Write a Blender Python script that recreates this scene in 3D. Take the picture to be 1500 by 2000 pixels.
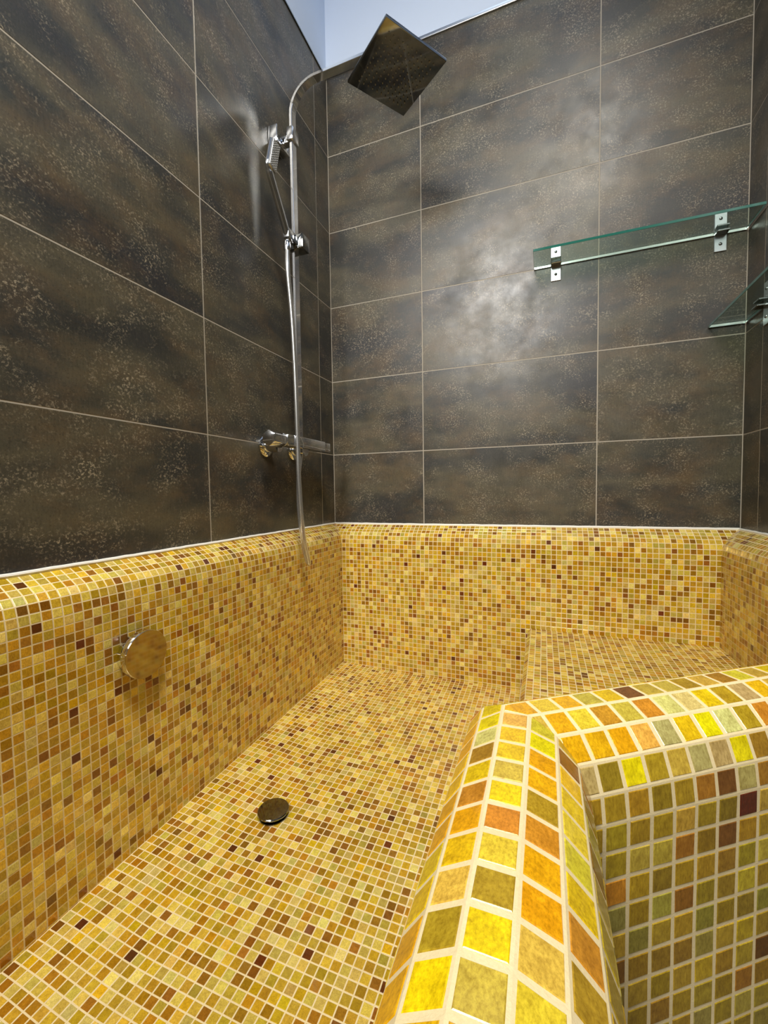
import bpy, bmesh, math, random
import numpy as np
from mathutils import Vector, Matrix

random.seed(7)
for o in list(bpy.data.objects):
    bpy.data.objects.remove(o, do_unlink=True)
SC = bpy.context.scene
COL = SC.collection

# ------------------------------------------------------------------ camera
CAM = Vector((0.8225, -1.5715, -0.1570))
FPX, YAW, PITCH, ROLL = 817.45, 0.3651, -0.0479, -0.0143
fw = Vector((-math.sin(YAW) * math.cos(PITCH), math.cos(YAW) * math.cos(PITCH), math.sin(PITCH)))
r0 = Vector((math.cos(YAW), math.sin(YAW), 0))
u0 = r0.cross(fw)
rt = r0 * math.cos(ROLL) + u0 * math.sin(ROLL)
up = -r0 * math.sin(ROLL) + u0 * math.cos(ROLL)
cd = bpy.data.cameras.new('camera')
cam = bpy.data.objects.new('camera', cd)
COL.objects.link(cam)
cd.sensor_fit = 'HORIZONTAL'
cd.sensor_width = 36.0
cd.lens = 36.0 * FPX / 1500.0
cd.clip_start = 0.01
M = Matrix((rt, up, -fw)).transposed().to_4x4()
M.translation = CAM
cam.matrix_world = M
SC.camera = cam

# ------------------------------------------------------------------ light
SC.view_settings.view_transform = 'Standard'
SC.view_settings.look = 'None'
SC.view_settings.exposure = 0.16
SC.view_settings.gamma = 1.0
SC.view_settings.use_curve_mapping = False
SC.cycles.max_bounces = 6
SC.cycles.glossy_bounces = 3
SC.cycles.caustics_reflective = False
SC.cycles.caustics_refractive = False
w = bpy.data.worlds.new('world')
SC.world = w
w.use_nodes = True
w.node_tree.nodes['Background'].inputs[0].default_value = (0.75, 0.85, 1.0, 1)
w.node_tree.nodes['Background'].inputs[1].default_value = 0.6


def area(name, loc, target, sx, sy, power, col, spread=180):
    l = bpy.data.lights.new(name, 'AREA')
    l.shape = 'RECTANGLE'
    l.size, l.size_y = sx, sy
    l.energy = power
    l.color = col
    l.spread = math.radians(spread)
    o = bpy.data.objects.new(name, l)
    COL.objects.link(o)
    o.location = loc
    d = (Vector(target) - Vector(loc)).normalized()
    o.rotation_euler = d.to_track_quat('-Z', 'Y').to_euler()
    return o


area('overhead_fill_light', (1.10, -1.70, 2.30), (0.20, -0.95, 0.0), 0.45, 1.3, 32, (1.0, 0.95, 0.85), 100)  # added overhead fill, stands in for light bounced off the ceiling
area('window_light', (0.40, -2.95, 1.72), (0.46, 0, -0.1), 0.56, 1.1, 19, (1.0, 0.97, 0.92), 90)
area('skylight', (0.72, -0.55, 2.38), (0.72, -0.55, 0), 0.6, 0.6, 1.6, (0.70, 0.84, 1.0))

# ------------------------------------------------------------------ materials


def lin(c):
    return tuple((x / 255 / 12.92) if x / 255 <= .04045 else ((x / 255 + .055) / 1.055) ** 2.4 for x in c)


class NT:
    def __init__(self, name):
        self.m = bpy.data.materials.new(name)
        self.m.use_nodes = True
        self.t = self.m.node_tree
        self.t.nodes.clear()
        self.out = self.n('ShaderNodeOutputMaterial')
        self.b = None

    def n(self, typ, **kw):
        x = self.t.nodes.new(typ)
        for k, v in kw.items():
            setattr(x, k, v)
        return x

    def l(self, a, b):
        self.t.links.new(a, b)

    def bsdf(self, **kw):
        self.b = self.n('ShaderNodeBsdfPrincipled')
        for k, v in kw.items():
            self.b.inputs[k.replace('_', ' ')].default_value = v
        self.l(self.b.outputs[0], self.out.inputs[0])
        return self.b

    def noise(self, vec, scale, detail=4, rough=.55, stretch=None):
        if stretch:
            mp = self.n('ShaderNodeMapping')
            mp.inputs['Scale'].default_value = stretch
            self.l(vec, mp.inputs[0])
            vec = mp.outputs[0]
        x = self.n('ShaderNodeTexNoise')
        x.inputs['Scale'].default_value = scale
        x.inputs['Detail'].default_value = detail
        x.inputs['Roughness'].default_value = rough
        self.l(vec, x.inputs['Vector'])
        return x.outputs['Fac']

    def ramp(self, fac, stops):
        r = self.n('ShaderNodeValToRGB')
        el = r.color_ramp.elements
        while len(el) < len(stops):
            el.new(.5)
        for e, (p, c) in zip(el, stops):
            e.position = p
            e.color = (*c, 1) if len(c) == 3 else c
        self.l(fac, r.inputs[0])
        return r.outputs[0]

    def mix(self, fac, a, b, mode='MIX'):
        x = self.n('ShaderNodeMix', data_type='RGBA', blend_type=mode)
        for s, v in ((0, fac), (6, a), (7, b)):
            if hasattr(v, 'default_value'):
                self.l(v, x.inputs[s])
            else:
                x.inputs[s].default_value = v if s == 0 else (*v, 1)
        return x.outputs[2]

    def math(self, op, a, b):
        x = self.n('ShaderNodeMath', operation=op)
        for s, v in ((0, a), (1, b)):
            if hasattr(v, 'default_value'):
                self.l(v, x.inputs[s])
            else:
                x.inputs[s].default_value = v
        return x.outputs[0]

    def bump(self, h, strength, dist):
        x = self.n('ShaderNodeBump')
        x.inputs['Strength'].default_value = strength
        x.inputs['Distance'].default_value = dist
        self.l(h, x.inputs['Height'])
        self.l(x.outputs[0], self.b.inputs['Normal'])


def mat_simple(name, col, rough, metal=0.0, bumps=None):
    t = NT(name)
    t.bsdf(Base_Color=(*lin(col), 1), Roughness=rough, Metallic=metal)
    if bumps:
        p = t.n('ShaderNodeTexCoord').outputs['Object']
        t.bump(t.noise(p, bumps[0]), bumps[1], bumps[2])
    return t.m


def mat_dark_tile():
    t = NT('oxidised_bronze_tile')
    t.bsdf(Roughness=.34)
    oi = t.n('ShaderNodeObjectInfo')
    tc = t.n('ShaderNodeTexCoord')
    sc = t.n('ShaderNodeVectorMath', operation='SCALE')
    t.l(oi.outputs['Random'], sc.inputs['Scale'])
    sc.inputs[0].default_value = (37.0, 51.0, 23.0)
    ad = t.n('ShaderNodeVectorMath', operation='ADD')
    t.l(tc.outputs['Object'], ad.inputs[0])
    t.l(sc.outputs[0], ad.inputs[1])
    v = ad.outputs[0]
    big = t.noise(v, 2.4, 3, .5, (1.0, 2.6, 1))
    base = t.ramp(big, [(.30, lin((46, 46, 48))), (.45, lin((55, 55, 51))), (.57, lin((84, 79, 64))), (.72, lin((51, 53, 50)))])
    pat = t.noise(v, 6, 6, .68, (1.0, 1.7, 1))
    cop = t.ramp(pat, [(.46, (0, 0, 0)), (.70, (1, 1, 1))])
    fine = t.noise(v, 210, 3, .75)
    fl = t.ramp(fine, [(.53, (0, 0, 0)), (.63, (1, 1, 1))])
    pat2 = t.ramp(t.noise(v, 11, 5, .7), [(.44, (.04,) * 3), (.70, (1, 1, 1))])
    c1 = t.mix(t.math('MULTIPLY', cop, .55), base, lin((103, 84, 60)))
    c2 = t.mix(t.math('MULTIPLY', fl, t.math('MULTIPLY', pat2, .85)), c1, lin((176, 163, 139)))
    drk = t.ramp(t.noise(v, 240, 3, .75), [(.36, (1, 1, 1)), (.46, (0, 0, 0))])
    c2 = t.mix(t.math('MULTIPLY', drk, .4), c2, lin((34, 33, 31)))
    scr = t.noise(v, 60, 3, .6, (5.0, .6, 1))
    c3 = t.mix(.35, c2, t.ramp(scr, [(.3, (.36, .36, .36)), (.7, (.72, .71, .69))]), 'OVERLAY')
    t.l(c3, t.b.inputs['Base Color'])
    rr = t.ramp(t.noise(v, 9, 5, .65), [(.3, (.28,) * 3), (.7, (.48,) * 3)])
    t.l(rr, t.b.inputs['Roughness'])
    t.b.inputs['Specular IOR Level'].default_value = .5
    t.bump(t.math('ADD', t.math('MULTIPLY', fine, .5), scr), .12, .0006)
    return t.m


def mat_mosaic(name, by_object):
    t = NT(name)
    t.bsdf(Roughness=.16)
    if by_object:
        col = t.n('ShaderNodeObjectInfo').outputs['Color']
    else:
        a = t.n('ShaderNodeAttribute', attribute_name='tile_col')
        col = a.outputs['Color']
    p = t.n('ShaderNodeNewGeometry').outputs['Position']
    st = t.noise(p, 800, 5, .72, (1.0, .7, .35))
    pa = t.noise(p, 150, 3, .55)
    k = t.ramp(st, [(.28, (.60, .52, .34)), (.5, (1.02, 1.0, .92)), (.72, (1.38, 1.40, 1.36))])
    c = t.mix(.9, col, k, 'MULTIPLY')
    k2 = t.ramp(pa, [(.3, (.86, .82, .74)), (.7, (1.25, 1.27, 1.27))])
    c = t.mix(.8, c, k2, 'MULTIPLY')
    t.l(c, t.b.inputs['Base Color'])
    t.b.inputs['Coat Weight'].default_value = .35
    t.b.inputs['Coat Roughness'].default_value = .06
    t.b.inputs['Metallic'].default_value = .12
    t.bump(st, .18, .0006)
    return t.m


def mat_grout():
    t = NT('cream_grout')
    t.bsdf(Roughness=.8)
    p = t.n('ShaderNodeNewGeometry').outputs['Position']
    f = t.noise(p, 900, 4, .7)
    g = t.noise(p, 12, 4, .6)
    c = t.mix(f, lin((216, 194, 144)), lin((242, 226, 182)))
    c = t.mix(t.ramp(g, [(.45, (0, 0, 0)), (.8, (.3,) * 3)]), c, lin((196, 168, 112)))
    t.l(c, t.b.inputs['Base Color'])
    t.bump(f, .4, .0006)
    return t.m


def mat_glass():
    t = NT('shelf_glass')
    tr = t.n('ShaderNodeBsdfTransparent')
    tr.inputs[0].default_value = (.86, .94, .905, 1)
    gl = t.n('ShaderNodeBsdfGlossy')
    gl.inputs['Roughness'].default_value = .02
    lw = t.n('ShaderNodeLayerWeight')
    lw.inputs['Blend'].default_value = .5
    fr = t.n('ShaderNodeMath', operation='MULTIPLY_ADD')
    t.l(t.math('POWER', lw.outputs['Facing'], 5.0), fr.inputs[0])
    fr.inputs[1].default_value = .95
    fr.inputs[2].default_value = .04
    mx = t.n('ShaderNodeMixShader')
    t.l(fr.outputs[0], mx.inputs[0])
    t.l(tr.outputs[0], mx.inputs[1])
    t.l(gl.outputs[0], mx.inputs[2])
    t.l(mx.outputs[0], t.out.inputs[0])
    return t.m


M_TILE = mat_dark_tile()
M_JOINT = mat_simple('tile_joint_grout', (172, 164, 150), .85, 0, (500, .3, .0005))
M_MOSO = mat_mosaic('mosaic_glass_single', True)
M_MOSS = mat_mosaic('mosaic_glass_field', False)
M_GROUT = mat_grout()
M_WHITE = mat_simple('white_paint', (214, 226, 244), .7, 0, (300, .05, .0004))
M_CAULK = mat_simple('white_sealant', (238, 234, 224), .45, 0, (120, .4, .001))
M_CHROME = mat_simple('polished_chrome', (226, 228, 232), .06, 1.0)
M_SATIN = mat_simple('satin_aluminium', (205, 208, 212), .32, 1.0)
M_DARKCH = mat_simple('dark_chrome', (140, 142, 142), .08, 1.0)
M_HOSE = mat_simple('silver_hose', (208, 208, 206), .22, .9)
M_RUB = mat_simple('grey_silicone', (176, 176, 174), .5)
M_BLACK = mat_simple('black_rubber', (18, 18, 18), .5)
M_GLASS = mat_glass()
M_GEDGE = mat_simple('glass_edge_green', (40, 104, 92), .06)
M_GBACK = mat_simple('glass_edge_glint', (222, 230, 224), .2, .6)  # pale colour paints the bright reflection along the rear glass edge
M_FLOORT = mat_simple('grey_floor_tile', (96, 90, 82), .4, 0, (40, .1, .001))
M_WALLF = mat_simple('warm_white_wall', (222, 214, 200), .8)

# ------------------------------------------------------------------ helpers


def link(name, me, mat=None, parent=None, ploc=None):
    o = bpy.data.objects.new(name, me)
    COL.objects.link(o)
    if mat is not None and me is not None:
        for m in (mat if isinstance(mat, (list, tuple)) else [mat]):
            me.materials.append(m)
    if parent is not None:
        o.parent = parent
        L = root_loc(parent)
        o.matrix_parent_inverse = Matrix.Translation(-L)
    return o


def root_loc(o):
    return o.location.copy() if o.type == 'EMPTY' else Vector((0, 0, 0))


def thing(name, loc, label, cat, group=None):
    o = bpy.data.objects.new(name, None)
    COL.objects.link(o)
    o.location = loc
    o.empty_display_size = .05
    o['label'] = label
    o['category'] = cat
    o['kind'] = 'thing'
    if group:
        o['group'] = group
    return o


def mesh_bm(bm, name, smooth=None):
    bmesh.ops.recalc_face_normals(bm, faces=bm.faces)
    me = bpy.data.meshes.new(name)
    bm.to_mesh(me)
    bm.free()
    if smooth is not None:
        me.polygons.foreach_set('use_smooth', [True] * len(me.polygons))
        try:
            me.set_sharp_from_angle(angle=math.radians(smooth))
        except Exception:
            pass
    return me


def bm_box(bm, lo, hi, bev=0.0, seg=2, mtx=None):
    lo, hi = Vector(lo), Vector(hi)
    r = bmesh.ops.create_cube(bm, size=1.0)
    vs = r['verts']
    for v in vs:
        v.co = Vector(((v.co.x + .5) * (hi.x - lo.x) + lo.x, (v.co.y + .5) * (hi.y - lo.y) + lo.y, (v.co.z + .5) * (hi.z - lo.z) + lo.z))
    if mtx is not None:
        bmesh.ops.transform(bm, matrix=mtx, verts=vs)
    if bev > 0:
        es = list({e for v in vs for e in v.link_edges})
        bmesh.ops.bevel(bm, geom=es, offset=bev, segments=seg, affect='EDGES', profile=.5)


def box(name, lo, hi, mat, parent=None, bev=0.0, mtx=None):
    bm = bmesh.new()
    bm_box(bm, lo, hi, bev, 2, mtx)
    return link(name, mesh_bm(bm, name, 35 if bev else None), mat, parent)


def bm_lathe(bm, prof, origin, axis, seg=48):
    """prof: [(r, h)] along axis from origin"""
    q = Vector((0, 0, 1)).rotation_difference(Vector(axis).normalized()).to_matrix()
    o = Vector(origin)
    rings = []
    for r, h in prof:
        if r < 1e-6:
            rings.append([bm.verts.new(o + q @ Vector((0, 0, h)))])
        else:
            rings.append([bm.verts.new(o + q @ Vector((r * math.cos(2 * math.pi * k / seg), r * math.sin(2 * math.pi * k / seg), h))) for k in range(seg)])
    for a, b in zip(rings, rings[1:]):
        for k in range(seg):
            k2 = (k + 1) % seg
            if len(a) == 1 and len(b) == 1:
                continue
            if len(a) == 1:
                bm.faces.new((a[0], b[k], b[k2]))
            elif len(b) == 1:
                bm.faces.new((a[k], a[k2], b[0]))
            else:
                bm.faces.new((a[k], a[k2], b[k2], b[k]))
    for rg in (rings[0], rings[-1]):
        if len(rg) > 1:
            bm.faces.new(rg)


def lathe(name, prof, origin, axis, mat, parent=None, seg=48):
    bm = bmesh.new()
    bm_lathe(bm, prof, origin, axis, seg)
    return link(name, mesh_bm(bm, name, 35), mat, parent)


def spline(pts, n):
    P = [Vector(p) for p in pts]
    P = [P[0] * 2 - P[1]] + P + [P[-1] * 2 - P[-2]]
    out = []
    for i in range(1, len(P) - 2):
        a, b, c, d = P[i - 1:i + 3]
        for k in range(n):
            t = k / n
            out.append(.5 * ((2 * b) + (c - a) * t + (2 * a - 5 * b + 4 * c - d) * t * t + (3 * b - a - 3 * c + d) * t ** 3))
    out.append(P[-2])
    return out


def bm_sweep(bm, path, section, side):
    """section: [(a, b)] in (side, other) frame; side: constant vector, other = tangent x side"""
    rings = []
    n = len(path)
    for i, p in enumerate(path):
        t = (path[min(i + 1, n - 1)] - path[max(i - 1, 0)]).normalized()
        s = (side - t * side.dot(t)).normalized()
        b = t.cross(s)
        rings.append([bm.verts.new(p + s * x + b * y) for x, y in section])
    m = len(section)
    for a, b in zip(rings, rings[1:]):
        for k in range(m):
            bm.faces.new((a[k], a[(k + 1) % m], b[(k + 1) % m], b[k]))
    bm.faces.new(rings[0])
    bm.faces.new(rings[-1])


def tube(name, path, r, mat, parent=None, seg=12, side=(0.3, 1, 0.1)):
    bm = bmesh.new()
    sec = [(r * math.cos(2 * math.pi * k / seg), r * math.sin(2 * math.pi * k / seg)) for k in range(seg)]
    bm_sweep(bm, path, sec, Vector(side))
    return link(name, mesh_bm(bm, name, 40), mat, parent)


# ------------------------------------------------------------------ room shell
W = 1.3818           # width between the side walls
H = 0.2997           # tile module height
TOPZ = 5 * H         # top of the dark tiles
YF = -3.0            # wall behind the camera
ZC = 2.42            # ceiling
ZFL = -0.90          # room floor
J = 0.0028           # tile joint


def struct(o, kind='structure'):
    o['kind'] = kind
    return o


tile_cache = {}


def tile_mesh(wd, ht):
    key = (round(wd, 4), round(ht, 4))
    if key not in tile_cache:
        bm = bmesh.new()
        bm_box(bm, (-wd / 2, -ht / 2, -.004), (wd / 2, ht / 2, .0025), .0007, 1)
        me = mesh_bm(bm, 'wall_tile')
        me.materials.append(M_TILE)
        tile_cache[key] = me
    return tile_cache[key]


def tiled_wall(name, origin, ax, nrm, joints, length):
    """backing slab + one object per tile; ax runs along the wall, joints are the vertical joints along it"""
    origin, ax, nrm = Vector(origin), Vector(ax), Vector(nrm)
    R3 = Matrix((ax, Vector((0, 0, 1)), ax.cross(Vector((0, 0, 1))))).transposed()
    sgn = 1 if ax.cross(Vector((0, 0, 1))).dot(nrm) > 0 else -1
    bm = bmesh.new()
    pts = [origin + ax * a - nrm * d + Vector((0, 0, z)) for a in (-.1, length + .1) for d in (.0005, .12) for z in (ZFL, TOPZ)]
    lo = Vector([min(p[i] for p in pts) for i in range(3)])
    hi = Vector([max(p[i] for p in pts) for i in range(3)])
    bm_box(bm, lo, hi)
    wall = struct(link(name, mesh_bm(bm, name), M_JOINT))
    xs = [0] + [j for j in joints if j < length] + [length]
    for k in range(-1, 5):
        z0, z1 = k * H, (k + 1) * H
        for a, b in zip(xs, xs[1:]):
            wd, ht = b - a - J, z1 - z0 - J
            me = tile_mesh(wd, ht)
            o = bpy.data.objects.new('wall_tile', me)
            COL.objects.link(o)
            o.parent = wall
            rot = R3.copy()
            if sgn < 0:
                rot = Matrix((-ax, Vector((0, 0, 1)), (-ax).cross(Vector((0, 0, 1))))).transposed()
            mt = rot.to_4x4()
            mt.translation = origin + ax * (a + b) / 2 + Vector((0, 0, (z0 + z1) / 2)) - nrm * .0025
            if random.random() < .5:
                mt = mt @ Matrix.Rotation(math.pi, 4, 'Z')
            o.matrix_basis = mt
    # painted plaster above the tiles
    pts = [origin + ax * a - nrm * d + Vector((0, 0, z)) for a in (-.1, length + .1) for d in (.002, .12) for z in (TOPZ, ZC + .1)]
    lo = Vector([min(p[i] for p in pts) for i in range(3)])
    hi = Vector([max(p[i] for p in pts) for i in range(3)])
    box('painted_plaster', lo, hi, M_WHITE, wall)
    return wall


# left wall: ax along -y from the corner
wl = tiled_wall('wall_left', (0, 0, 0), (0, -1, 0), (1, 0, 0), [.1034 + .6 * k for k in range(6)], -YF)
wb = tiled_wall('wall_back', (0, 0, 0), (1, 0, 0), (0, -1, 0), [.3876, .9876], W)
wr = tiled_wall('wall_right', (W, 0, 0), (0, -1, 0), (-1, 0, 0), [.1062 + .6 * k for k in range(6)], -YF)
struct(box('trim_1', (0.0, -.006, TOPZ - .001), (W, .0, TOPZ + .011), M_SATIN, None, .001))
struct(box('trim_2', (.0, YF, TOPZ - .001), (.004, -.006, TOPZ + .004), M_DARKCH))
# front wall with a window opening, ceiling with a skylight opening, room floor
bm = bmesh.new()
for lo, hi in (((0, YF - .12, ZFL), (W, YF, 1.0)), ((0, YF - .12, 2.25), (W, YF, ZC)), ((0, YF - .12, 1.0), (.12, YF, 2.25)), ((.8, YF - .12, 1.0), (W, YF, 2.25))):
    bm_box(bm, lo, hi)
struct(link('wall_front', mesh_bm(bm, 'wall_front'), M_WALLF))
bm = bmesh.new()
for lo, hi in (((0, YF, ZC), (W, -.87, ZC + .1)), ((0, -.23, ZC), (W, 0, ZC + .1)), ((0, -.87, ZC), (.4, -.23, ZC + .1)), ((1.04, -.87, ZC), (W, -.23, ZC + .1))):
    bm_box(bm, lo, hi)
struct(link('ceiling', mesh_bm(bm, 'ceiling'), M_WHITE))
struct(box('floor', (0, YF, ZFL - .1), (W, 0, ZFL), M_FLOORT))

# ------------------------------------------------------------------ mosaic machinery
P = 0.0163           # mosaic pitch
G = 0.0022           # grout joint
DEG = math.radians(55)
E_D = Vector((math.sin(DEG), math.cos(DEG), 0))       # along the diagonal curb
N_D = Vector((math.cos(DEG), -math.sin(DEG), 0))      # towards the camera
N0, N1 = 1.4937, 1.5709                                # diagonal curb inner / outer face
X0, X1 = 0.7722, 0.8494                               # straight curb inner / outer face
PIN = Vector((X0, (X0 * N_D.x - N0) / -N_D.y, 0))
POUT = Vector((X1, (X1 * N_D.x - N1) / -N_D.y, 0))
MD = (POUT - PIN).normalized()
MN = Vector((-MD.y, MD.x, 0))                         # mitre normal, towards +y side
MC = MN.dot(PIN)


def in_frame(c):
    d = c - CAM
    z = d.dot(fw)
    if z < .02:
        return False
    x, y = 750 + FPX * d.dot(rt) / z, 1000 - FPX * d.dot(up) / z
    return -15 < x < 1515 and -15 < y < 2015


def hidden(c):
    for i in range(1, 30):
        q = c.lerp(CAM, i / 30)
        if q.z < -.31:
            s = q.dot(MN) - MC
            n = q.dot(N_D)
            if (s < 0 and X0 < q.x < X1) or (s > 0 and N0 < n < N1):
                return True
    return False


def score(c, n, check):
    d = CAM - c
    L = d.length
    cs = d.dot(n) / L
    if cs < .03 or not in_frame(c):
        return 0
    if check and hidden(c + n * .003):
        return 0
    return cs / (L * L)


PAL = [((200, 166, 55), 24), ((188, 149, 35), 24), ((210, 184, 86), 20), ((174, 126, 24), 14), ((216, 196, 110), 9), ((136, 90, 26), 6),
       ((188, 165, 66), 5), ((154, 106, 31), 6), ((204, 167, 28), 4), ((100, 51, 18), 1.4)]
PALR = [((225, 188, 31), 20), ((221, 161, 24), 18), ((209, 179, 55), 18), ((187, 123, 31), 7), ((211, 195, 48), 8), ((201, 191, 101), 9),
        ((181, 152, 44), 12), ((148, 99, 29), 4)]  # curb tiles: the stronger light on them is put into brighter colours
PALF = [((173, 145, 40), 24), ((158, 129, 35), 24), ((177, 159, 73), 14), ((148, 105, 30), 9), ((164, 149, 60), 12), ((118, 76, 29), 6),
        ((95, 44, 20), 2.0), ((185, 163, 40), 6)]  # steep outer curb facets: their shade is put into darker tile colours


def pick(pal):
    c = random.choices([a for a, _ in pal], [b for _, b in pal])[0]
    k = random.uniform(.88, 1.1)
    c = [min(250, max(4, x * k + random.uniform(-6, 6))) for x in c]
    return (*lin(c), 1.0)


def clip(poly, planes):
    for n, c in planes:
        out = []
        for i, a in enumerate(poly):
            b = poly[(i + 1) % len(poly)]
            da, db = n.dot(a) - c, n.dot(b) - c
            if da <= 0:
                out.append(a)
            if (da < 0 < db) or (db < 0 < da):
                out.append(a.lerp(b, da / (da - db)))
        poly = out
        if len(poly) < 3:
            return None
    return poly


def tile_geo(poly, n, hgt=.00035, base=-.001, ch=.0005):
    c = sum(poly, Vector()) / len(poly)
    m = len(poly)
    bot = [p + n * base for p in poly]
    mid = [p + n * (hgt - ch * .6) for p in poly]
    top = [p + (c - p).normalized() * min(ch, (c - p).length * .3) + n * hgt for p in poly]
    fs = [list(range(2 * m, 3 * m))]
    for k in range(m):
        k2 = (k + 1) % m
        fs.append([k, k2, m + k2, m + k])
        fs.append([m + k, m + k2, 2 * m + k2, 2 * m + k])
    return bot + mid + top, fs


SQ = None


def square_mesh():
    global SQ
    if SQ is None:
        a = (P - G) / 2
        vs, fs = tile_geo([Vector((-a, -a, 0)), Vector((a, -a, 0)), Vector((a, a, 0)), Vector((-a, a, 0))], Vector((0, 0, 1)))
        SQ = bpy.data.meshes.new('mosaic_tile')
        SQ.from_pydata([tuple(v) for v in vs], [], fs)
        SQ.materials.append(M_MOSO)
    return SQ


def emit(cells, bed, tname, fname, limit, check=True):
    """cells: list of (poly, normal, frame or None, colour). The `limit` largest in view become objects, the rest one field."""
    sc = []
    for i, (poly, n, fr, col) in enumerate(cells):
        c = sum(poly, Vector()) / len(poly)
        s = score(c, n, check)
        if s > 0:
            area_ = sum(((poly[k] - poly[0]).cross(poly[k + 1] - poly[0])).length for k in range(1, len(poly) - 1)) / 2
            sc.append((s * area_, i))
    sc.sort(reverse=True)
    chosen = {i for _, i in sc[:limit]}
    V, F, C = [], [], []
    for i, (poly, n, fr, col) in enumerate(cells):
        if i in chosen:
            if fr is not None:
                o = bpy.data.objects.new(tname, square_mesh())
                j = Matrix.Rotation(random.uniform(-.012, .012), 4, 'X') @ Matrix.Rotation(random.uniform(-.012, .012), 4, 'Y') @ Matrix.Rotation(random.uniform(-.012, .012), 4, 'Z')
                o.matrix_basis = fr @ j
            else:
                vs, fs = tile_geo(poly, n)
                me = bpy.data.meshes.new(tname)
                me.from_pydata([tuple(v) for v in vs], [], fs)
                me.materials.append(M_MOSO)
                o = bpy.data.objects.new(tname, me)
            COL.objects.link(o)
            o.parent = bed
            o.matrix_parent_inverse = Matrix.Translation(-root_loc(bed))
            o.color = col
        else:
            jit = [p + n * random.uniform(-.00012, .00018) for p in poly]
            vs, fs = tile_geo(jit, n)
            b = len(V)
            V.extend(tuple(v) for v in vs)
            F.extend([x + b for x in f] for f in fs)
            C.extend([col] * len(fs))
    if V:
        me = bpy.data.meshes.new(fname)
        me.from_pydata(V, [], F)
        at = me.attributes.new('tile_col', 'FLOAT_COLOR', 'FACE')
        at.data.foreach_set('color', np.array(C, dtype=np.float32).ravel())
        o = link(fname, me, M_MOSS, bed)
        o['kind'] = 'stuff'


def strip_cells(O, e, prof, a, b, planes, phase, pal, colfn=None, skip=None, G=G):
    """prof: list of 3D offsets (perpendicular to e); one row of tiles per facet"""
    cells = []
    g = G / 2
    for j in range(len(prof) - 1):
        p0, p1 = prof[j], prof[j + 1]
        L = (p1 - p0).length
        if L < .004:
            continue
        t = (p1 - p0) / L
        n = t.cross(e).normalized()
        q0, q1 = O + p0 + t * g, O + p1 - t * g
        i0 = math.floor((a - phase) / P)
        i1 = math.ceil((b - phase) / P)
        for i in range(i0, i1):
            u0_, u1_ = max(phase + i * P, a) + g, min(phase + (i + 1) * P, b) - g
            if u1_ - u0_ < .003:
                continue
            full = abs(u1_ - u0_ - (P - G)) < 1e-5 and abs(L - P) < 1e-4
            poly = [q0 + e * u0_, q0 + e * u1_, q1 + e * u1_, q1 + e * u0_]
            cl = clip(poly, planes)
            if cl is None:
                continue
            if len(cl) != 4 or any((x - y).length > 1e-6 for x, y in zip(cl, poly)):
                full = False
                if sum(((cl[k] - cl[0]).cross(cl[k + 1] - cl[0])).length for k in range(1, len(cl) - 1)) / 2 < 1.2e-5:
                    continue
            c = sum(cl, Vector()) / len(cl)
            if skip and skip(c):
                continue
            fr = None
            if full:
                fr = Matrix((e, -t, e.cross(-t))).transposed().to_4x4()
                if e.cross(-t).dot(n) < 0:
                    fr = Matrix((e, t, e.cross(t))).transposed().to_4x4()
                fr.translation = c
                k_ = (P - G) / (P - .0022)
                fr = fr @ Matrix.Diagonal((k_, k_, 1, 1))
            col = colfn(j, i) if colfn else None
            cells.append((cl, n, fr, col or pick(pal)))
    return cells


def solid(name, O, e, ring, a, b, planes, mat, parent):
    """prism of the closed ring of offsets, cut by planes"""
    bm = bmesh.new()
    A = [bm.verts.new(O + e * a + p) for p in ring]
    B = [bm.verts.new(O + e * b + p) for p in ring]
    m = len(ring)
    for k in range(m):
        bm.faces.new((A[k], A[(k + 1) % m], B[(k + 1) % m], B[k]))
    bm.faces.new(A)
    bm.faces.new(B)
    for n, c in planes:
        r = bmesh.ops.bisect_plane(bm, geom=bm.verts[:] + bm.edges[:] + bm.faces[:], plane_co=n * (c / n.length_squared), plane_no=n, clear_outer=True)
        es = [x for x in r['geom_cut'] if isinstance(x, bmesh.types.BMEdge)]
        if es:
            bmesh.ops.edgeloop_fill(bm, edges=es)
    return link(name, mesh_bm(bm, name), mat, parent)


ZB = -0.895          # foot of the masonry
S, T = 0.0635, 0.066  # how far the ledges stand out

tub = thing('bathtub', (0.45, -0.8, ZB), 'built-in sunken bathtub clad all over in golden glass mosaic under dark wall tiles', 'bathtub')


def ledge_profile(zw, depth):
    """(out, z) points from the wall over the rounded edge and down"""
    pts = [(depth - .0577, zw)]
    for ang in (-30, -32, -35, -52, -77, -83, -88):
        x, z = pts[-1]
        pts.append((x + P * math.cos(math.radians(ang)), z + P * math.sin(math.radians(ang))))
    x, z = pts[-1]
    pts[-1] = (depth, z)
    while pts[-1][1] > -.88:
        pts.append((depth, pts[-1][1] - P))
    return pts


def ledge(O, e, out, depth, zw, a, b, planes, phase, limit, label):
    pr = ledge_profile(zw, depth)
    prof = [out * x + Vector((0, 0, z)) for x, z in pr]
    t = (prof[1] - prof[0])
    if t.cross(e).z < 0:
        e = -e
        a, b = -b, -a
        phase = -phase
    ring = [out * .0003 + Vector((0, 0, zw + .002))] + prof[:8] + [prof[-1]] + [out * .0003 + Vector((0, 0, prof[-1].z))]
    bed = solid('basin_wall', O, e, ring, a, b, planes, M_GROUT, tub)
    bed['label'] = label
    cells = strip_cells(O, e, prof, a, b, planes, phase, PAL)
    emit(cells, bed, 'mosaic_tile', 'mosaic_field', limit)
    return bed


X = Vector((1, 0, 0))
Y = Vector((0, 1, 0))
YE = -1.9            # foot end of the bath, behind the frame
ZW = -0.2885
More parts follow.
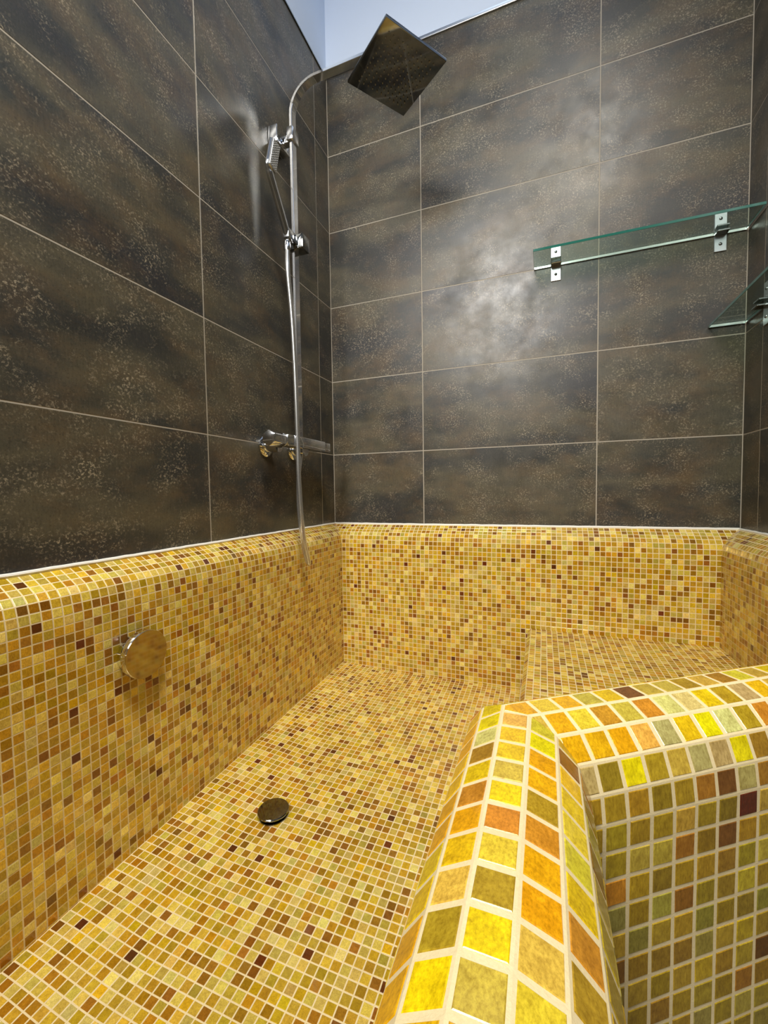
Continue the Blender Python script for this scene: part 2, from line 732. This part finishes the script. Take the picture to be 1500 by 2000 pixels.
# mitre planes for inside corners (keep n.p <= c)
pl_left = [(Vector((T, S, 0)).normalized() * 1.0, 0.0)]      # left ledge keeps points with T*x + S*y <= 0
pl_back = [(Vector((-T, -S, 0)).normalized(), 0.0)]
DR = W - 1.3145
# right corner line from (W,0) to (W-DR,-T): back ledge keeps the side of smaller x
nr = Vector((T, -DR, 0)).normalized()
pl_back.append((nr, nr.dot(Vector((W, 0, 0)))))
pl_right = [(-nr, -nr.dot(Vector((W, 0, 0)))), (N_D, N0 + .004)]
ledge(Vector((0, 0, 0)), Y, X, S, ZW, YE, 0, pl_left, -.0689, 300, 'long mosaic wall with rounded top edge under the shower')
ledge(Vector((0, 0, 0)), X, -Y, T, ZW, 0, W, pl_back, .0641, 300, 'mosaic wall with rounded top edge at the head of the bath')
ledge(Vector((W, 0, 0)), Y, -X, DR, ZW, -1.0, 0, pl_right, -.0689, 120, 'shaded mosaic wall beside the seat')
ledge(Vector((0, YE, 0)), X, Y, T, ZW, 0, X0 + .01, [], .0641, 0, 'mosaic wall at the foot of the bath')


# basin floor
def fz(x, y):
    k = min(1, max(0, (x - S) / .20))
    k = k * k * (3 - 2 * k)
    return -.8435 + .0225 * (y + .066) - .013 * k


def floor_bed():
    xs = [S - .004 + i * (X0 + .004 - S) / 30 for i in range(31)]
    ys = [YE + i * (-.062 - YE) / 40 for i in range(41)]
    V = [(x, y, fz(x, y)) for y in ys for x in xs]
    nx = len(xs)
    F = [(j * nx + i, j * nx + i + 1, (j + 1) * nx + i + 1, (j + 1) * nx + i) for j in range(40) for i in range(30)]
    b = len(V)
    V += [(x, y, ZB) for y in ys for x in xs]
    F += [tuple(b + k for k in reversed(f)) for f in F]
    per = [i for i in range(nx)] + [j * nx + nx - 1 for j in range(1, 41)] + [40 * nx + i for i in range(nx - 2, -1, -1)] + [j * nx for j in range(39, 0, -1)]
    for p, q in zip(per, per[1:] + per[:1]):
        F.append((q, p, b + p, b + q))
    me = bpy.data.meshes.new('basin_floor')
    me.from_pydata(V, [], F)
    return link('basin_floor', me, M_GROUT, tub)


fl = floor_bed()
fl['label'] = 'gently falling mosaic floor of the bath'
DRN = Vector((.262, -.822, 0))
cells = []
g = G / 2
for i in range(int((X0 - S) / P) + 1):
    for j in range(int((-T - YE) / P) + 1):
        xa, xb = S + .001 + i * P + g, min(S + .001 + (i + 1) * P - g, X0 - .001)
        yb, ya = -T - .001 - j * P - g, max(-T - .001 - (j + 1) * P + g, YE + T)
        if xb - xa < .004 or yb - ya < .004:
            continue
        cx, cy = (xa + xb) / 2, (ya + yb) / 2
        if (Vector((cx, cy, 0)) - DRN).length < .024:
            continue
        poly = [Vector((x, y, fz(x, y))) for x, y in ((xa, ya), (xb, ya), (xb, yb), (xa, yb))]
        n = (poly[1] - poly[0]).cross(poly[3] - poly[0]).normalized()
        fr = None
        if abs(xb - xa - (P - G)) < 1e-5 and abs(yb - ya - (P - G)) < 1e-5:
            ex = (poly[1] - poly[0]).normalized()
            fr = Matrix((ex, n.cross(ex), n)).transposed().to_4x4()
            fr.translation = sum(poly, Vector()) / 4
        cells.append((poly, n, fr, pick(PAL)))
emit(cells, fl, 'mosaic_tile', 'mosaic_field', 300)

# corner seat: side, bevelled edge, top; cut off by the diagonal curb
ZS = -.634
prof = [Vector((.772, 0, ZS - .0115 - P * k)) for k in range(13, -1, -1)]
prof.append(Vector((.772 + .01153, 0, ZS)))
while prof[-1].x < 1.3145 - .002:
    prof.append(Vector((min(prof[-1].x + P, 1.3145), 0, ZS)))
ee = Y if (prof[1] - prof[0]).cross(Y).x < 0 else -Y
aa, bb = (-1.35, -T) if ee == Y else (T, 1.35)
pls = [(N_D, N0 + .004)]
bench = solid('seat', Vector(), ee, prof + [Vector((1.3145, 0, ZB)), Vector((.772, 0, ZB))], aa, bb, pls, M_GROUT, tub)
bench['label'] = 'raised mosaic seat in the corner of the bath'
emit(strip_cells(Vector(), ee, prof, aa, bb, pls, .0 if ee == Y else T, PAL), bench, 'mosaic_tile', 'mosaic_field', 120)

# ------------------------------------------------------------------ rounded curb between bath and room
ZT = -.2960
part = thing('bath_partition', (X1 - .03, -1.4, ZB), 'low rounded mosaic partition with a bend, closest to the viewer, bounding the bath', 'low wall')
CANG = [80, 55, 30, 0, -20, -45, -69, -83]


def curb_profile():
    up_ = [(0.0, 0.0)]
    for a in CANG:
        u, z = up_[-1]
        up_.append((u + P * math.cos(math.radians(a)), z + P * math.sin(math.radians(a))))
    zt = up_[3][1]
    w_ = up_[-1][0]
    pts = [(u * (N1 - N0) / w_, z - zt + ZT) for u, z in up_]
    left = []
    z = pts[0][1]
    while z > ZB + P:
        z -= P
        left.append((0.0, z))
    right = []
    z = pts[-1][1]
    while z > ZB + P:
        z -= P
        right.append((N1 - N0, z))
    return left[::-1], pts, right


LF, TP, RG = curb_profile()
NL = len(LF)
# tiles nearest the viewer, read off the photograph: columns B, C, D, E of the straight arm from the grout line at row 10 backwards
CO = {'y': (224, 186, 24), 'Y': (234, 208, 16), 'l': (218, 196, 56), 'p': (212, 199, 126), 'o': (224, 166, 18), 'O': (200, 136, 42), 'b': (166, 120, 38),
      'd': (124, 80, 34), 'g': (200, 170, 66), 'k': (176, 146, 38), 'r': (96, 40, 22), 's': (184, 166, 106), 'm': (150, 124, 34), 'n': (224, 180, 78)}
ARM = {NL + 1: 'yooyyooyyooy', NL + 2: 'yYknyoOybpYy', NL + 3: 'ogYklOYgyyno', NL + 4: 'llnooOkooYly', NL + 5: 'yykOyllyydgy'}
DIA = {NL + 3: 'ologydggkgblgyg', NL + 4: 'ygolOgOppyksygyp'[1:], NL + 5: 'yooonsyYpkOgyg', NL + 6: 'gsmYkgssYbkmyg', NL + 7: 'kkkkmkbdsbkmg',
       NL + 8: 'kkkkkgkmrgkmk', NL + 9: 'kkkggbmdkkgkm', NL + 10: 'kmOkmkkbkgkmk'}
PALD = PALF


def curb(name, base, e, out, a, b, planes, phase, pal, table, idx0, label, step):
    prof = [out * u + Vector((0, 0, z)) for u, z in LF + TP + RG]
    t = prof[NL + 4] - prof[NL + 3]
    flip = t.cross(e).z < 0
    if flip:
        e = -e
        a, b = -b, -a
        phase = -phase
    ring = [prof[0]] + prof[NL:NL + len(TP)] + [prof[-1]] + [out * (N1 - N0) + Vector((0, 0, ZB)), Vector((0, 0, ZB))]
    bed = solid(name, base, e, ring, a, b, planes, M_GROUT, part)
    bed['label'] = label

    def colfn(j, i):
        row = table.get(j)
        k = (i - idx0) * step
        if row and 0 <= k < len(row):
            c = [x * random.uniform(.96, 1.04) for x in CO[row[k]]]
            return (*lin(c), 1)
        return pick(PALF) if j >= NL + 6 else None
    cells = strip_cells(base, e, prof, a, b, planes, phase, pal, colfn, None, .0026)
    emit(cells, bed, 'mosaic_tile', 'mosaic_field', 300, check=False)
    return bed


# straight arm along y
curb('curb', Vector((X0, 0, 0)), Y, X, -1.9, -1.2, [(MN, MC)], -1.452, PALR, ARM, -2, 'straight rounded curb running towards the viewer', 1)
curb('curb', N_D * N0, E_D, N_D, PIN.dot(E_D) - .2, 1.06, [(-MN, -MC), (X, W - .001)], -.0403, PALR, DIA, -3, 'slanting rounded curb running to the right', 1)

# white sealant along the ledges
sb = [Vector((.004, YE, ZW + .003)), Vector((.004, -.004, ZW + .003)), Vector((W - .004, -.004, ZW + .003)), Vector((W - .004, -.9, ZW + .003))]
for p, q in zip(sb, sb[1:]):
    n = int((q - p).length / .02)
    pa = [p.lerp(q, k / n) + Vector((0, 0, random.uniform(-.0006, .0006))) for k in range(n + 1)]
    tube('sealant_bead', pa, .0042, M_CAULK, tub, 8, (0, 0, 1))

# ------------------------------------------------------------------ drain plug
dz = fz(DRN.x, DRN.y)
dr = thing('drain_plug', (DRN.x, DRN.y, dz), 'round dark chrome pop-up drain plug on the bath floor', 'drain')
lathe('flange', [(.0, .0), (.031, .0), (.031, .002), (.024, .003), (.0, .003)], (DRN.x, DRN.y, dz), (0, 0, 1), M_DARKCH, dr)
lathe('stem', [(.0, .0), (.012, .0), (.012, .012), (0, .012)], (DRN.x, DRN.y, dz), (0, 0, 1), M_BLACK, dr, 24)
lathe('seal', [(.0, .006), (.026, .006), (.028, .009), (.0, .009)], (DRN.x, DRN.y, dz), (0, 0, 1), M_BLACK, dr)
lathe('cap', [(.0, .009), (.031, .009), (.0345, .011), (.0345, .0135), (.033, .015), (.02, .0162), (.0, .0168)], (DRN.x, DRN.y, dz), (0, 0, 1), M_DARKCH, dr, 64)

# ------------------------------------------------------------------ overflow control
ov = thing('overflow_knob', (S, -.985, -.468), 'round chrome overflow knob on the long mosaic wall of the bath', 'knob')
oc = Vector((S + .0009, -.985, -.468))
lathe('escutcheon', [(.0, .0), (.038, .0), (.038, .008), (.036, .010), (.0, .010)], oc, X, M_CHROME, ov)
lathe('neck', [(.0, .006), (.022, .006), (.024, .016), (.0, .016)], oc, X, M_CHROME, ov)
lathe('disc', [(.0, .014), (.030, .014), (.044, .017), (.0465, .020), (.0465, .031), (.0455, .0325), (.0, .0325)], oc, X, M_CHROME, ov, 72)

# ------------------------------------------------------------------ shower column on the left wall
RX, RY = .070, -.370
col = thing('shower_column', (0, RY, 0), 'chrome shower column with square rain head and thermostatic mixer on the dark wall', 'shower')
ARMZ = 1.128
path = [Vector((RX, RY, z)) for z in (-.02, .3, .7, 1.0, 1.035)]
rad = .088
for k in range(1, 13):
    a = math.pi / 2 * k / 12
    path.append(Vector((RX + rad - rad * math.cos(a), RY, ARMZ - rad + rad * math.sin(a))))
path += [Vector((.25, RY, ARMZ)), Vector((.43, RY, ARMZ))]
path = [p for i, p in enumerate(path) if i == 0 or (p - path[i - 1]).length > 1e-4]
bm = bmesh.new()
hw, ht, c_ = .0125, .005, .0012
sec = [(-hw + c_, -ht), (hw - c_, -ht), (hw, -ht + c_), (hw, ht - c_), (hw - c_, ht), (-hw + c_, ht), (-hw, ht - c_), (-hw, -ht + c_)]
bm_sweep(bm, path, sec, Vector((0, 1, 0)))
link('riser_bar', mesh_bm(bm, 'riser_bar', 25), M_CHROME, col)
# square rain head, turned on its joint
HZ = 1.058
HC = Vector((.417, -.363, HZ))
hm = Matrix.Translation(HC) @ Matrix.Rotation(math.radians(54.5), 4, 'Z')
hs = .103
bm = bmesh.new()
bm_box(bm, (-hs, -hs, 0), (hs, hs, .009), .0012, 2, hm)
head = link('rain_head', mesh_bm(bm, 'rain_head', 35), M_DARKCH, col)
bm = bmesh.new()
for i in range(11):
    for j in range(11):
        bmesh.ops.create_cone(bm, cap_ends=True, segments=8, radius1=.0017, radius2=.0022, depth=.003,
                              matrix=hm @ Matrix.Translation(((i - 5) * .0155, (j - 5) * .0155, -.0012)))
nz = link('nozzles', mesh_bm(bm, 'nozzles'), M_RUB, head)
nz['kind'] = 'stuff'
lathe('swivel_joint', [(.0, .0), (.020, .0), (.020, .012), (.012, .016), (.014, .026), (.017, .034), (.014, .044), (.011, .048), (.011, .070), (0, .070)],
      HC + Vector((0, 0, .008)), (0, 0, 1), M_CHROME, col, 32)
# wall bracket near the top
ZBR = .978
bm = bmesh.new()
bm_box(bm, (.0005, RY - .036, ZBR - .026), (.008, RY + .036, ZBR + .026), .0015)
bm_box(bm, (.007, RY - .036, ZBR - .026), (.034, RY - .028, ZBR + .026), .0015)
bm_box(bm, (.007, RY + .028, ZBR - .026), (.034, RY + .036, ZBR + .026), .0015)
bm_box(bm, (.007, RY - .030, ZBR - .026), (.034, RY + .030, ZBR - .014), .0015)
bm_box(bm, (.030, RY - .011, ZBR - .020), (RX - .004, RY + .011, ZBR + .004), .0015)
bm_box(bm, (RX - .012, RY - .019, ZBR - .020), (RX + .010, RY + .019, ZBR + .020), .002)
link('wall_bracket', mesh_bm(bm, 'wall_bracket', 35), M_CHROME, col)
# slider that carries the hand shower
ZSL = .640
bm = bmesh.new()
bm_box(bm, (RX - .012, RY - .021, ZSL - .022), (RX + .040, RY + .021, ZSL + .022), .002)
sl = link('slider', mesh_bm(bm, 'slider', 35), M_DARKCH, col)
bm = bmesh.new()
bm_box(bm, (RX - .006, RY - .060, ZSL - .006), (RX + .014, RY - .018, ZSL + .024), .002)
link('holder_clip', mesh_bm(bm, 'holder_clip', 35), M_CHROME, sl)
# thermostatic mixer bar
MX, MZ = .070, .006
bm = bmesh.new()
bm_box(bm, (MX - .021, RY - .100, MZ - .017), (MX + .021, RY + .135, MZ + .019), .003, 2)
mixer = link('mixer_bar', mesh_bm(bm, 'mixer_bar', 35), M_CHROME, col)
bm = bmesh.new()
bm_box(bm, (MX - .018, RY + .137, MZ - .015), (MX + .018, RY + .178, MZ + .017), .003, 2)
link('flow_handle', mesh_bm(bm, 'flow_handle', 35), M_CHROME, mixer)
lathe('handle_ring', [(0, 0), (.021, 0), (.021, .006), (0, .006)], (MX, RY - .106, MZ + .001), (0, 1, 0), M_SATIN, mixer, 32)
bm = bmesh.new()
bmesh.ops.create_cone(bm, cap_ends=True, segments=6, radius1=.025, radius2=.025, depth=.062,
                      matrix=Matrix.Translation((MX, RY - .139, MZ)) @ Matrix.Rotation(math.pi / 2, 4, 'X'))
bmesh.ops.bevel(bm, geom=bm.edges[:], offset=.0025, segments=2, affect='EDGES', profile=.5)
link('temperature_handle', mesh_bm(bm, 'temperature_handle', 35), M_CHROME, mixer)
for dy in (-.095, .060):
    lathe('wall_union', [(0, .0005), (.033, .0005), (.033, .006), (.029, .010), (.018, .012), (.018, .036), (.021, .038), (.021, .054), (0, .054)],
          (0, RY + dy, MZ - .014), (1, 0, 0), M_CHROME, mixer, 40)
lathe('hose_outlet', [(0, 0), (.011, 0), (.011, .016), (.009, .018), (.009, .024), (0, .024)], (MX, RY, MZ - .015), (0, 0, -1), M_CHROME, mixer, 24)

# ------------------------------------------------------------------ hand shower with its hose
hb = Vector((.074, -.424, .652))
ht_ = Vector((.076, -.484, .872))
hk = Vector((.072, -.504, .782))
hand = thing('hand_shower', tuple(hb), 'slim chrome hand shower resting in the slider, with silver hose hanging into the bath', 'hand shower')
pth = spline([hb + (hb - hk) * .2, hb, hb.lerp(hk, .35), hb.lerp(hk, .7), hb.lerp(hk, .95), hk + (ht_ - hk) * .12, hk.lerp(ht_, .55), ht_], 8)
bm = bmesh.new()
rings = []
sec16 = 14
nP = len(pth)
for i, p in enumerate(pth):
    t = (pth[min(i + 1, nP - 1)] - pth[max(i - 1, 0)]).normalized()
    s = (X - t * X.dot(t)).normalized()
    b_ = t.cross(s)
    f = i / (nP - 1)
    ra, rb = (.0095, .0110) if f < .62 else (.0080, .0110 + .008 * min(1, (f - .62) / .1))
    rings.append([bm.verts.new(p + s * ra * math.copysign(abs(math.cos(q)) ** .8, math.cos(q)) + b_ * rb * math.copysign(abs(math.sin(q)) ** .8, math.sin(q))) for q in [2 * math.pi * k / sec16 for k in range(sec16)]])
for a, b in zip(rings, rings[1:]):
    for k in range(sec16):
        bm.faces.new((a[k], a[(k + 1) % sec16], b[(k + 1) % sec16], b[k]))
bm.faces.new(rings[0])
bm.faces.new(rings[-1])
body = link('handle', mesh_bm(bm, 'handle', 50), M_CHROME, hand)
# spray face towards the room
sd = (ht_ - hk).normalized()
fm = Matrix((sd.cross(X).normalized(), sd, X - sd * X.dot(sd))).transposed().to_4x4()
fm.translation = hk.lerp(ht_, .52) + X * .0075
bm = bmesh.new()
bm_box(bm, (-.0165, -.044, -.002), (.0165, .044, .005), .001, 1, fm)
fac = link('spray_face', mesh_bm(bm, 'spray_face'), M_SATIN, hand)
bm = bmesh.new()
for i in range(4):
    for j in range(11):
        bmesh.ops.create_cone(bm, cap_ends=True, segments=6, radius1=.0014, radius2=.0016, depth=.003,
                              matrix=fm @ Matrix.Translation(((i - 1.5) * .0075, (j - 5) * .0075, .006)))
nz = link('nozzles', mesh_bm(bm, 'nozzles'), M_RUB, fac)
nz['kind'] = 'stuff'
lathe('hose_nut', [(0, 0), (.010, 0), (.0105, .004), (.0105, .026), (.008, .030), (0, .030)], hb - Vector((0, -.001, .055)), (0, 0, 1), M_CHROME, hand, 24)
hose = spline([hb - Vector((0, 0, .05)), (.082, -.436, .53), (.087, -.427, .40), (.090, -.421, .234), (.095, -.4235, .026), (.100, -.429, -.12), (.108, -.425, -.282),
               (.112, -.4035, -.372), (.110, -.3995, -.384), (.106, -.402, -.374), (.102, -.408, -.345), (.095, -.412, -.290), (.085, -.409, -.193), (.077, -.394, -.10),
               (.071, -.374, -.05), (RX, RY, -.025)], 10)
tube('hose', hose, .0074, M_HOSE, hand, 14)


# ------------------------------------------------------------------ glass shelves
def glass_pane(name, lo, hi, parent):
    bm = bmesh.new()
    bm_box(bm, lo, hi, .0006, 1)
    me = mesh_bm(bm, name)
    o = link(name, me, [M_GLASS, M_GEDGE, M_GBACK], parent)
    for f in me.polygons:
        f.material_index = 0 if abs(f.normal.z) > .9 else (2 if f.normal.y > .9 else 1)
    return o


def bracket(c, out, side, parent):
    """plate on the wall with two screws and a clip holding the pane"""
    c, out, side = Vector(c), Vector(out), Vector(side)
    R_ = Matrix((side, out, Vector((0, 0, 1)))).transposed().to_4x4()
    R_.translation = c
    bm = bmesh.new()
    bm_box(bm, (-.0155, .0, -.057), (.0155, .0035, .057), .0008, 1, R_)
    br = link('bracket', mesh_bm(bm, 'bracket', 35), M_SATIN, parent)
    bm = bmesh.new()
    bm_box(bm, (-.0155, .003, -.0105), (.0155, .030, -.0055), .001, 1, R_)
    bm_box(bm, (-.0155, .003, .0055), (.0155, .026, .0105), .001, 1, R_)
    link('clip', mesh_bm(bm, 'clip', 35), M_DARKCH, br)
    for dz_ in (-.036, .038):
        bm = bmesh.new()
        bm_lathe(bm, [(0, 0), (.0048, 0), (.0044, .0012), (.003, .0022), (0, .0026)], c + out * .0034 + Vector((0, 0, dz_)), out, 20)
        bm_box(bm, (-.0035, .0055, dz_ - .0005), (.0035, .0063, dz_ + .0005), 0, 1, R_)
        link('screw', mesh_bm(bm, 'screw', 35), M_DARKCH, br)


ZG = .6015
sh = thing('glass_shelf', (1.08, 0, ZG), 'long green-edged glass shelf on two metal brackets on the back wall', 'shelf', 'glass shelves')
glass_pane('glass_pane', (.788, -.122, ZG - .004), (1.3765, -.004, ZG + .004), sh)
for x in (.8575, 1.3135):
    bracket((x, -.0002, ZG + .0045), (0, -1, 0), (1, 0, 0), sh)
ZG2 = .331
sh = thing('glass_shelf', (W, -.3, ZG2), 'lower glass shelf on the dark right wall, cut off by the picture edge', 'shelf', 'glass shelves')
glass_pane('glass_pane', (1.288, -.60, ZG2 - .004), (W - .004, -.005, ZG2 + .004), sh)
for y in (-.13, -.48):
    bracket((W - .0002, y, ZG2 + .0045), (-1, 0, 0), (0, 1, 0), sh)
